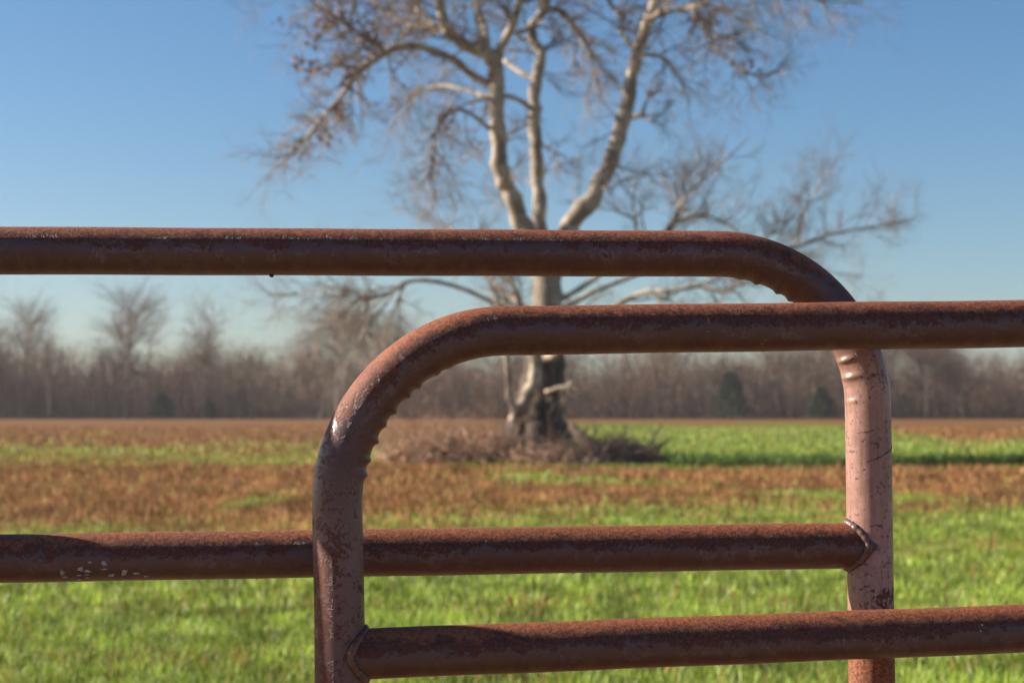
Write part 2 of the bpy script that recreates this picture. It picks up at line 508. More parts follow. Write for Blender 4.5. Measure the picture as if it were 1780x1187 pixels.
def build_grass():
    gx, gy, gl, gw, gc = [], [], [], [], []
    bx, by, bl, bw, bc = [], [], [], [], []
    for (y0, y1, dens, L, W) in ((4.6, 5.5, 900, .06, .008), (5.5, 10, 1700, .060, .009), (10, 17, 780, .062, .012), (17, 26, 330, .07, .018), (26, 45, 110, .09, .030), (45, 110, 14, .11, .06)):
        x, y = scatter(y0, y1, dens)
        n = len(x)
        g = green_fraction(x, np.maximum(y, 5))
        tuft = fnoise(x * 2.6, y * 2.6, 2)
        isg = rng.random(n) < np.clip(g * 1.05 - .02, .09, .985)
        r1 = rng.random(n)
        cg = np.array([.145, .235, .026]) * (1 - r1[:, None]) + np.array([.36, .42, .066]) * r1[:, None]
        pale = rng.random(n) < .07
        cg[pale] = np.array([.34, .34, .17])
        cg *= (.35 + 1.3 * vnoise(x * 6.5, y * 5.0))[:, None] * (.6 + .8 * tuft)[:, None] * (.8 + .4 * fnoise(x * .5, y * .5, 2))[:, None]
        cb = np.array([.210, .082, .034]) * (1 - r1[:, None]) + np.array([.400, .220, .090]) * r1[:, None]
        cb *= (.5 + 1.0 * tuft)[:, None] * (.6 + .8 * vnoise(x * 3 + 7, y * 1.5))[:, None]
        ln = L * (.6 + .8 * tuft)
        gx.append(x[isg]); gy.append(y[isg]); gl.append(ln[isg]); gw.append(np.full(isg.sum(), W)); gc.append(cg[isg])
        b = ~isg
        bx.append(x[b]); by.append(y[b]); bl.append(ln[b] * 1.35); bw.append(np.full(b.sum(), W * .9)); bc.append(cb[b])
    # taller grass edging the far green strip, coloured dark for the tree's shadow
    n = 9000
    x = rng.uniform(3.2, 17, n); y = 34.0 + rng.random(n) * 1.9 + .25 * np.sin(x * .8)
    gx.append(x); gy.append(y); gl.append(.20 + .16 * fnoise(x * .9, y * .9, 2)); gw.append(np.full(n, .035))
    r1 = rng.random(n)[:, None]
    gc.append(np.array([.055, .100, .018]) * (1 - r1) + np.array([.115, .185, .035]) * r1)
    c = np.concatenate
    blades('grass', M['grass'], c(gx), c(gy), c(gl), c(gw), c(gc), 'short bright green grass growing over the field')
    blades('dry_weeds', M['weed'], c(bx), c(by), c(bl), c(bw), c(bc), 'dry reddish brown weeds standing in strips across the field', 1.0)
build_grass()

# ------------------------------------------------------------------ pipe gate panels
PR = 0.0240       # pipe radius
SIDES = 56

def pipe_mesh(name, path, parent, mat, top_rust=1.0, bias=-.45, seed=0.0, pale=0.0, bumps=None, out=None, cap=True, radius=PR, raw=0.0):
    """path: (n,2) points in the panel's own x-z plane; angle 0 is the outer/top side, 90 deg faces the camera side.
    top_rust, bias, pale may be arrays along the path; bumps(s, a) -> extra radius"""
    path = np.asarray(path, float)
    n = len(path)
    t = np.gradient(path, axis=0); t /= np.linalg.norm(t, axis=1)[:, None]
    no = np.stack([-t[:, 1], t[:, 0]], 1)
    if out == -1: no = -no
    s = np.concatenate([[0], np.cumsum(np.linalg.norm(np.diff(path, axis=0), axis=1))])
    a = np.arange(SIDES) * 2 * math.pi / SIDES
    S, A = np.meshgrid(s, a, indexing='ij')
    rr = np.full_like(S, radius)
    rr += .00025 * (np.sin(S * 31 + seed * 3) * np.cos(A + seed))
    if bumps is not None: rr = rr + bumps(S, A)
    V = np.zeros((n, SIDES, 3))
    V[..., 0] = path[:, None, 0] + rr * np.cos(A) * no[:, None, 0]
    V[..., 2] = path[:, None, 1] + rr * np.cos(A) * no[:, None, 1]
    V[..., 1] = -rr * np.sin(A)
    i = np.arange(n - 1)[:, None] * SIDES + np.arange(SIDES)[None, :]
    j = np.arange(n - 1)[:, None] * SIDES + (np.arange(SIDES)[None, :] + 1) % SIDES
    F = np.stack([i, i + SIDES, j + SIDES, j], -1).reshape(-1, 4)
    if out == -1: F = F[:, ::-1]
    uvq = np.zeros((n - 1, SIDES, 4, 2))
    a2 = np.arange(SIDES) / SIDES; a3 = a2 + 1.0 / SIDES
    uvq[:, :, 0, 0] = s[:-1, None]; uvq[:, :, 1, 0] = s[1:, None]; uvq[:, :, 2, 0] = s[1:, None]; uvq[:, :, 3, 0] = s[:-1, None]
    uvq[:, :, 0, 1] = a2; uvq[:, :, 1, 1] = a2; uvq[:, :, 2, 1] = a3; uvq[:, :, 3, 1] = a3
    if out == -1: uvq = uvq[:, :, ::-1]
    faces = F.tolist(); uvl = uvq.reshape(-1, 2)
    if cap:
        faces.append(list(range(SIDES))); faces.append([(n - 1) * SIDES + k for k in range(SIDES)][::-1])
        uvl = np.vstack([uvl, np.tile([[s[0], .5]], (SIDES, 1)), np.tile([[s[-1], .5]], (SIDES, 1))])
    me = bpy.data.meshes.new(name)
    me.from_pydata(V.reshape(-1, 3).tolist(), [], faces)
    lay = me.uv_layers.new(name='pipe'); lay.data.foreach_set('uv', uvl.astype(np.float32).ravel())
    for nm, val in (('top_rust', top_rust), ('rust_bias', bias), ('seed', seed), ('pale', pale), ('raw_rust', raw)):
        arr = np.repeat(np.broadcast_to(np.asarray(val, float), (n,)), SIDES)
        at_ = me.attributes.new(nm, 'FLOAT', 'POINT'); at_.data.foreach_set('value', arr.astype(np.float32))
    me.polygons.foreach_set('use_smooth', [True] * len(me.polygons))
    me.materials.append(mat); me.update()
    o = bpy.data.objects.new(name, me); o.parent = parent; col.objects.link(o)
    return o

def weld_bead(parent, xp, zr, side, seed):
    """bead round the mouth of a rail butted to an upright at xp; side=-1: the rail comes from the left"""
    a = np.linspace(0, 2 * math.pi, 121)
    rg = np.random.default_rng(seed)
    lump = 1 + .08 * np.sin(a * 27 + seed + 2 * np.sin(a * 3)) + .12 * np.sin(a * 4 + seed) + .08 * np.sin(a * 11 + 2 * seed) + .07 * rg.random(121)
    off = np.sqrt((PR * np.cos(a)) ** 2 + (.0125) ** 2) - .003
    x = xp + side * off
    r = PR * .985
    pts = np.stack([x, -r * np.sin(a), zr + r * np.cos(a)], 1)
    mb = MB(); mb.tube(pts, np.array([.0040] * 121) * lump, 10, True)
    return mb.build('weld_bead', M['weld'], parent)

def arc(cx, cz, r, a0, a1, n):
    a = np.linspace(a0, a1, n)
    return np.stack([cx + r * np.cos(a), cz + r * np.sin(a)], 1)

class Panel:
    """a welded pipe gate panel; its plane is fixed by its top and second rails"""
    def __init__(self, P0, P1, Q0, Q1, post_px, label, side, length, R_bend, seed):
        X = (P1 - P0).normalized()
        Z = ((P0 - Q0) + (P1 - Q1)); Z = (Z - X * Z.dot(X)).normalized()
        Y = Z.cross(X)
        self.X, self.Y, self.Z, self.O = X, Y, Z, P0
        px = self.loc(*post_px)[0]
        # foot of the visible post on the ground
        tz = -(P0 + X * px).z / Z.z
        self.foot = P0 + X * px + Z * tz
        root = bpy.data.objects.new('pipe_gate', None)
        root.empty_display_size = .2
        m = Matrix((X, Y, Z)).transposed().to_4x4(); m.translation = self.foot
        root.matrix_world = m
        col.objects.link(root)
        tag(root, label, 'gate', 'rusty pipe gates overlapping end to end')
        self.root, self.O = root, self.foot
        self.side, self.L, self.Rb, self.seed = side, length, R_bend, seed
    def loc(self, px, py):
        d = ray(px, py); C = Vector((0, 0, CAM_H))
        k = (self.O - C).dot(self.Y) / d.dot(self.Y)
        q = C + d * k - self.O
        return q.dot(self.X), q.dot(self.Z)

def bump_fn(s0, spacing, amps, s_dir, sig_s=.0038, sig_a=.5, centre=math.pi):
    def f(S, A):
        e = np.zeros_like(S)
        for k, (am, wa) in enumerate(amps):
            c = s0 + s_dir * spacing * (k + .13 * math.sin(k * 2.7 + s0))
            da = np.angle(np.exp(1j * (A - centre - wa)))
            e += am * np.exp(-((S - c) / sig_s) ** 2 - (da / sig_a) ** 2)
            e -= am * .10 * np.exp(-((S - c - spacing * .5) / (sig_s * 1.6)) ** 2 - (da / (sig_a * 1.2)) ** 2)
        return e
    return f

def resample(segs):
    out = [segs[0]]
    for q in segs[1:]: out.append(q[1:])
    return np.vstack(out)

def line(p, q, step):
    n = max(2, int(math.hypot(q[0] - p[0], q[1] - p[1]) / step) + 1)
    return np.stack([np.linspace(p[0], q[0], n), np.linspace(p[1], q[1], n)], 1)

def finish_panel(g, z_top, z_second, bump_amps, phi0, dphi, post_style, stays):
    """g.side = +1: visible post is the right end; -1: the left end. Local origin: foot of that post"""
    Rb, L = g.Rb, g.L
    far = -L * g.side
    xl, xr = min(0, far), max(0, far)
    # height of the ground under the far post in panel coordinates
    wp = g.foot + g.X * far
    zfar = -wp.z / g.Z.z
    zl, zr = ((zfar, 0) if g.side > 0 else (0, zfar))
    p_up = line((xl, zl - .04), (xl, z_top - Rb), .01)
    b1 = arc(xl + Rb, z_top - Rb, Rb, math.pi, math.pi / 2, 180)
    p_top = line((xl + Rb, z_top), (xr - Rb, z_top), .01)
    b2 = arc(xr - Rb, z_top - Rb, Rb, math.pi / 2, 0, 180)
    p_dn = line((xr, z_top - Rb), (xr, zr - .04), .01)
    path = resample([p_up, b1, p_top, b2, p_dn])
    s = np.concatenate([[0], np.cumsum(np.linalg.norm(np.diff(path, axis=0), axis=1))])
    sb1_end = (z_top - Rb - (zl - .04)) + 0
    s_b1 = z_top - Rb - zl + .04
    s_b2 = s_b1 + Rb * math.pi / 2 + (xr - xl - 2 * Rb)
    s_post_r = s_b2 + Rb * math.pi / 2
    # bend wrinkles: phi measured from the post end of the bend
    if g.side < 0: s0, sd = s_b1 + R(phi0) * Rb, 1
    else: s0, sd = s_post_r - R(phi0) * Rb, -1
    bf = bump_fn(s0, R(dphi) * Rb, bump_amps, sd)
    # rust along the pipe: the rail is rusty on top, uprights are spotted
    hz = path[:, 1]
    onrail = sstep(z_top - Rb * .75, z_top - Rb * .05, hz)
    tr = .25 * (1 - onrail) + 1.0 * onrail
    if post_style == 'pale':
        bias_post = -.74 + .68 * (1 - sstep(z_second - .06, z_second - .005, hz)) + .75 * (1 - sstep(z_second - .118, z_second - .085, hz))
        pale = (1 - sstep(z_top - Rb * .9, z_top - Rb * .35, hz))
    else:
        bias_post = -.06 - .24 * sstep(z_top - Rb * 1.6, z_top - Rb * .7, hz)
        pale = .28 * (1 - sstep(z_top - Rb * 1.2, z_top - Rb * .6, hz))
    bias = bias_post * (1 - onrail) + (-.02 if post_style == 'dark' else -.20) * onrail
    raw = (1 - sstep(z_second - .118, z_second - .085, hz)) * (1.0 if post_style == 'pale' else 0.0)
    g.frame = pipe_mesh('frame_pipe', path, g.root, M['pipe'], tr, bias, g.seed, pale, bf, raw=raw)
    zs = [z_second, z_second - .245, z_second - .475, z_second - .70]
    for k, zz in enumerate(zs):
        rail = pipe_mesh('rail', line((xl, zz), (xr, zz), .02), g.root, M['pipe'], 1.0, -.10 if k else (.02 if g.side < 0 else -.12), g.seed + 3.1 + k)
        if k == 0: g.rail = rail
        weld_bead(rail, xr, zz, -1, 3 + k + int(g.seed)); weld_bead(rail, xl, zz, 1, 13 + k + int(g.seed))
    for xs in stays:
        edges = [z_top] + zs
        for k in range(len(edges) - 1):
            pipe_mesh('stay', line((xs - .028 * (k == 0), edges[k + 1]), (xs + .028 * (k == 0), edges[k]), .02), g.root, M['pipe'], .2, -.3, g.seed + 20 + k)
    return xl, xr, zs

# gate A: comes in from the left and ends at the upright on the right of the picture (behind)
gA = Panel(at(0, 435.5, 1.722), at(1480, 442.5, 1.824), at(0, 974, 1.722), at(1480, 950, 1.824), (1511, 860),
           'rear rusty pipe gate reaching in from the left to a pale upright at the right', +1, 2.95, .160, 4.0)
zA_top = gA.loc(600, 438.5)[1]; zA_sec = gA.loc(700, 959.5)[1]
stayA = gA.loc(-98, 700)[0]
# gate B: ends at the upright on the left and runs out to the right (in front)
gB = Panel(at(588, 578.3, 1.655), at(1780, 562, 1.747), at(588, 1137, 1.655), at(1780, 1092, 1.747), (589, 1030),
           'front rusty pipe gate running out to the right from a dark upright', -1, 2.95, .165, 9.0)
zB_top = gB.loc(1200, 570.5)[1]; zB_sec = gB.loc(1200, 1114)[1]
ampA = [(.0012, -.4), (.0026, -.5), (.0028, -.5), (.0026, -.4), (.002, -.2), (.0026, 0), (.0026, -.1), (.0024, 0), (.0022, 0), (.0012, 0)]
finish_panel(gA, zA_top, zA_sec, ampA, 3.0, 8.6, 'pale', [stayA])
ampB = [(.0032, -.35), (.0026, -.25), (.0033, -.2), (.0025, -.3), (.0031, -.1), (.0028, -.2), (.0026, -.1), (.0018, 0), (.0010, 0)]
finish_panel(gB, zB_top, zB_sec, ampB, 11.0, 7.1, 'dark', [gB.loc(2500, 900)[0]])

def patch_on_rail(g, z, px, py, w, h, name, mat, seed):
    """a thin flake lying on the camera side of a rail, where the ray through a pixel meets it"""
    x, zz = g.loc(px, py)
    sa = max(-.97, min(.97, (zz - z) / PR))
    th = math.asin(sa)
    rg = np.random.default_rng(seed)
    n = 14
    a = np.arange(n) * 2 * math.pi / n
    rad = .45 + .75 * rg.random(n)
    us = x + w * .5 * np.cos(a) * rad; ts = th + h * .5 / PR * np.sin(a) * rad
    r = PR + .0007
    V = [(x, -r * math.cos(th), z + r * math.sin(th))] + [(u, -r * math.cos(t), z + r * math.sin(t)) for u, t in zip(us, ts)]
    ri = PR - .001
    V += [(u, -ri * math.cos(t), z + ri * math.sin(t)) for u, t in zip(us, ts)]
    F = [(0, 1 + k, 1 + (k + 1) % n) for k in range(n)] + [(1 + k, 1 + n + k, 1 + n + (k + 1) % n, 1 + (k + 1) % n) for k in range(n)]
    mb = MB(); mb.add(V, F)
    return mb.build(name, mat, g.rail if z < zA_top - .2 else g.frame, smooth=False)

k = 0
for (px, py, w, h) in ((114, 991, 6, 7), (117, 999, 7, 3), (120, 1007, 8, 2), (145, 985, 9, 6), (142, 996, 6, 2), (140, 1004, 6, 3), (157, 989, 9, 4), (155, 995, 6, 2), (155, 1001, 5, 3),
                       (186, 976, 6, 6), (186, 985, 7, 2), (197, 996, 9, 5), (220, 991, 7, 11), (221, 1005, 8, 3), (240, 993, 8, 3), (256, 998, 6, 2), (162, 973, 5, 3), (203, 424, 3, 3)):
    s = 1.73 / FPX
    g_, z_ = (gA, zA_sec) if py > 800 else (gA, zA_top)
    patch_on_rail(g_, z_, px, py, w * s * (1.5 if py > 800 else 1), h * s * (1.7 if py > 800 else 1), 'paint_flake', M['flake'], k); k += 1
for (px, py, w, h) in ((1219, 578, 8, 5), (1222, 560, 5, 14), (1321, 592, 6, 9), (1316, 598, 8, 4)):
    patch_on_rail(gB, zB_top, px, py, w * 1.72 / FPX, h * 1.72 / FPX, 'lichen_spot', M['lichen'], k); k += 1
for (px, py) in ((1692, 1081), (1688, 1091)):
    patch_on_rail(gB, zB_sec, px, py, 3.5 * 1.75 / FPX, 3 * 1.75 / FPX, 'paint_flake', M['flake'], k); k += 1

def crack(g, pxs):
    pts = []
    dense = catmull([(p[0], p[1], 0) for p in pxs], 6)
    rg = np.random.default_rng(int(pxs[0][0]))
    for q in dense:
        x, z = g.loc(q[0], q[1])
        dx = max(-.98, min(.98, x / PR))
        z += rg.normal(0, .0006)
        pts.append((dx * PR, -(PR + .00005) * math.sqrt(1 - dx * dx), z))
    mb = MB(); mb.tube(pts, .00025 + .0005 * rg.random(len(pts)), 5)
    mb.build('paint_crack', M['drop'], g.frame)

def hanging_scale(g, z, px, size, seed):
    x = g.loc(px, 700)[0]
    rg = np.random.default_rng(seed)
    mb = MB()
    pts = [(x + rg.normal(0, .0003), -.002, z - PR + .002 - q * size) for q in (0, .4, .8, 1.0)]
    mb.tube(pts, [size * .55, size * .6, size * .5, size * .2], 7)
    mb.build('rust_drip', M['drop'], g.rail if z < zA_top - .2 else g.frame)
crack(gA, [(1481, 754), (1492, 751), (1506, 748)]); crack(gA, [(1494, 800), (1512, 795), (1530, 786), (1547, 775)]); crack(gA, [(1498, 912), (1510, 910), (1519, 911)])
for i, (px, sz) in enumerate(((472, .0042), (470, .003), (905, .0015), (240, .001))): hanging_scale(gA, zA_top, px, sz, i)
for i, (px, sz) in enumerate(((446, .0026), (425, .0014), (516, .002), (527, .0018), (540, .0016), (995, .0022), (340, .0012))): hanging_scale(gA, zA_sec, px, sz, 20 + i)
for i, (px, sz) in enumerate(((1410, .0012), (1462, .0016), (1575, .0012), (1755, .002), (1600, .001))): hanging_scale(gB, zB_sec, px, sz, 40 + i)

# ------------------------------------------------------------------ the big bare tree
TREE_D = 39.0
PXM = TREE_D / FPX
tree_base = at(932, 800, TREE_D); tree_base.z = 0.0
syc = empty('sycamore_tree', tree_base)
tag(syc, 'large bare pale barked tree standing alone in the middle of the field', 'tree')

tr = np.random.default_rng(23)
twigs = MB()
LIMB_PTS = []
TW = [(.28, .225, .18), (.36, .295, .23), (.20, .155, .125), (.31, .24, .185)]

def grow(p, d, length, r, level, up, mb, curl=.35, gens=3, rg=tr, cols=TW, nk=None):
    """one wandering branch with side twigs"""
    n = 6 if level < 2 else (5 if level == 2 else 4)
    pts = [np.array(p, float)]
    d = np.array(d, float); d /= np.linalg.norm(d) + 1e-9
    step = length / (n - 1)
    for i in range(n - 1):
        d = d + rg.normal(0, curl, 3) * .55 + np.array([0, 0, up]) * .22
        d /= np.linalg.norm(d)
        pts.append(pts[-1] + d * step)
    rad = [r * (1 - .72 * i / (n - 1)) for i in range(n)]
    mb.tube(pts, rad, 5 if level < 2 else 3, False, cols[rg.integers(len(cols))])
    if level < gens:
        kids = nk[level] if nk else (7, 7, 6, 4)[level]
        for _ in range(kids):
            t = .2 + .8 * rg.random()
            i = min(int(t * (n - 1)), n - 2)
            q = pts[i] + (pts[i + 1] - pts[i]) * (t * (n - 1) - i)
            ax = pts[i + 1] - pts[i]; ax /= np.linalg.norm(ax)
            s = rg.normal(0, 1, 3); s -= ax * s.dot(ax); s /= np.linalg.norm(s)
            grow(q, ax * .75 + s * .85, length * (.36 + .26 * rg.random()), r * .60 * (1 - .45 * t), level + 1, up, mb, curl, gens, rg, cols, nk)

def limb(name, pts, depth, mat, sprout=None, per=6, sides=12, jit=.6, slim=.76):
    """pts: (x, y, radius) in photo pixels; depth: metres behind (+) or in front (-) of the trunk, start and end"""
    n = len(pts)
    W, rad = [], []
    for i, (x, y, r_) in enumerate(pts):
        dd = depth[0] + (depth[1] - depth[0]) * i / max(1, n - 1)
        w = at(x, y, TREE_D + dd) - tree_base
        W.append((w.x, w.y, w.z)); rad.append(r_ * PXM * slim)
    C = catmull(W, per); rr = np.interp(np.linspace(0, n - 1, len(C)), range(n), rad)
    ph = tr.random(3) * 9
    s = np.arange(len(C))
    C = C + np.stack([np.sin(s * .9 + ph[0]), np.sin(s * .7 + ph[1]), np.sin(s * .8 + ph[2])], 1) * (rr * .16 * jit)[:, None] + tr.normal(0, 1, (len(C), 3)) * (rr * .06)[:, None] * (np.arange(len(C)) > 1)[:, None]
    rr = rr * (1 + .07 * np.sin(s * 1.3 + ph[1]) + .03 * tr.normal(0, 1, len(C)))
    mb = MB(); mb.tube(C, rr, sides, True)
    mb.build(name, mat, syc)
    LIMB_PTS.extend(C)
    if sprout:
        cnt, t0, t1, L, up, gens = sprout
        for _ in range(int(cnt * 1.05)):
            t = t0 + (t1 - t0) * tr.random()
            f = t * (len(C) - 1); i = min(int(f), len(C) - 2)
            q = C[i] + (C[i + 1] - C[i]) * (f - i)
            ax = C[i + 1] - C[i]; ax /= np.linalg.norm(ax)
            sd = tr.normal(0, 1, 3); sd -= ax * sd.dot(ax); sd /= np.linalg.norm(sd)
            dirv = ax * (.35 + .5 * t) + sd * .9 + np.array([0, 0, up * .5])
            grow(q, dirv, L * (.6 + .7 * tr.random()), min(rr[i] * .52, .030), 1, up, twigs, .38, gens)
    return C

B = M['bark']
# trunk with a flared foot
mb = MB()
tp = [(932, 812, 84), (931, 798, 68), (931, 772, 54), (934, 735, 47), (940, 695, 43), (946, 650, 37), (950, 600, 31), (951, 540, 27), (951, 490, 25), (951, 450, 27), (952, 425, 24)]
Wt = [at(x, y, TREE_D) - tree_base for x, y, r_ in tp]
C = catmull([(w.x, w.y, w.z) for w in Wt], 5)
rr = np.interp(np.linspace(0, len(tp) - 1, len(C)), range(len(tp)), [t[2] * PXM for t in tp])
mb.tube(C, rr * (1 + .05 * np.sin(np.arange(len(C)) * 1.7)), 28, True)
for a_ in np.arange(7) * .9 + .2:                       # root flares
    q0 = np.array([math.cos(a_) * .45, math.sin(a_) * .45, .75]); q1 = np.array([math.cos(a_) * .78, math.sin(a_) * .78, .22]); q2 = np.array([math.cos(a_) * 1.25, math.sin(a_) * 1.25, -.12])
    cc = catmull([q0, q1, q2], 4); mb.tube(cc, np.linspace(.30, .13, len(cc)), 9, True)
mb.build('trunk', M['trunk'], syc)
for (x, y, r_) in ((905, 745, 17), (958, 700, 14), (900, 770, 15)):     # burls on the old foot
    w = at(x, y, TREE_D - .5) - tree_base
    mb = MB(); mb.tube([(w.x, w.y + .3, w.z - .05), (w.x, w.y + .1, w.z), (w.x, w.y - .05, w.z + .02), (w.x, w.y - .12, w.z + .02)], [r_ * PXM * 1.2, r_ * PXM * 1.15, r_ * PXM * .8, r_ * PXM * .25], 10)
    mb.build('burl', M['trunk'], syc)

# three main limbs
limb('limb', [(948, 470, 25), (925, 420, 23), (905, 381, 21), (884, 330, 19), (872, 303, 19), (866, 236, 18), (863, 162, 18), (861, 118, 18), (845, 92, 17), (806, 76, 14), (776, 50, 12), (767, 15, 11), (750, -60, 9), (720, -150, 7), (700, -230, 4)], (0, -1.5), B, (26, .5, 1, 1.5, .25, 3))
limb('limb', [(951, 480, 21), (942, 430, 19), (938, 388, 17), (936, 320, 16), (930, 236, 15), (929, 189, 14), (932, 142, 14), (940, 96, 13), (927, 70, 12), (926, 44, 12), (948, 12, 11), (965, -70, 9), (950, -170, 7), (960, -280, 4)], (0, 1.2), B, (22, .45, 1, 1.4, .3, 3))
limb('limb', [(955, 470, 28), (972, 430, 27), (994, 392, 24), (1033, 336, 20), (1060, 285, 19), (1074, 243, 18), (1087, 194, 17), (1098, 133, 15), (1109, 88, 14), (1127, 36, 12), (1140, -5, 10), (1165, -90, 8), (1190, -190, 6), (1200, -270, 3)], (0, -.6), B, (24, .4, 1, 1.5, .2, 3))
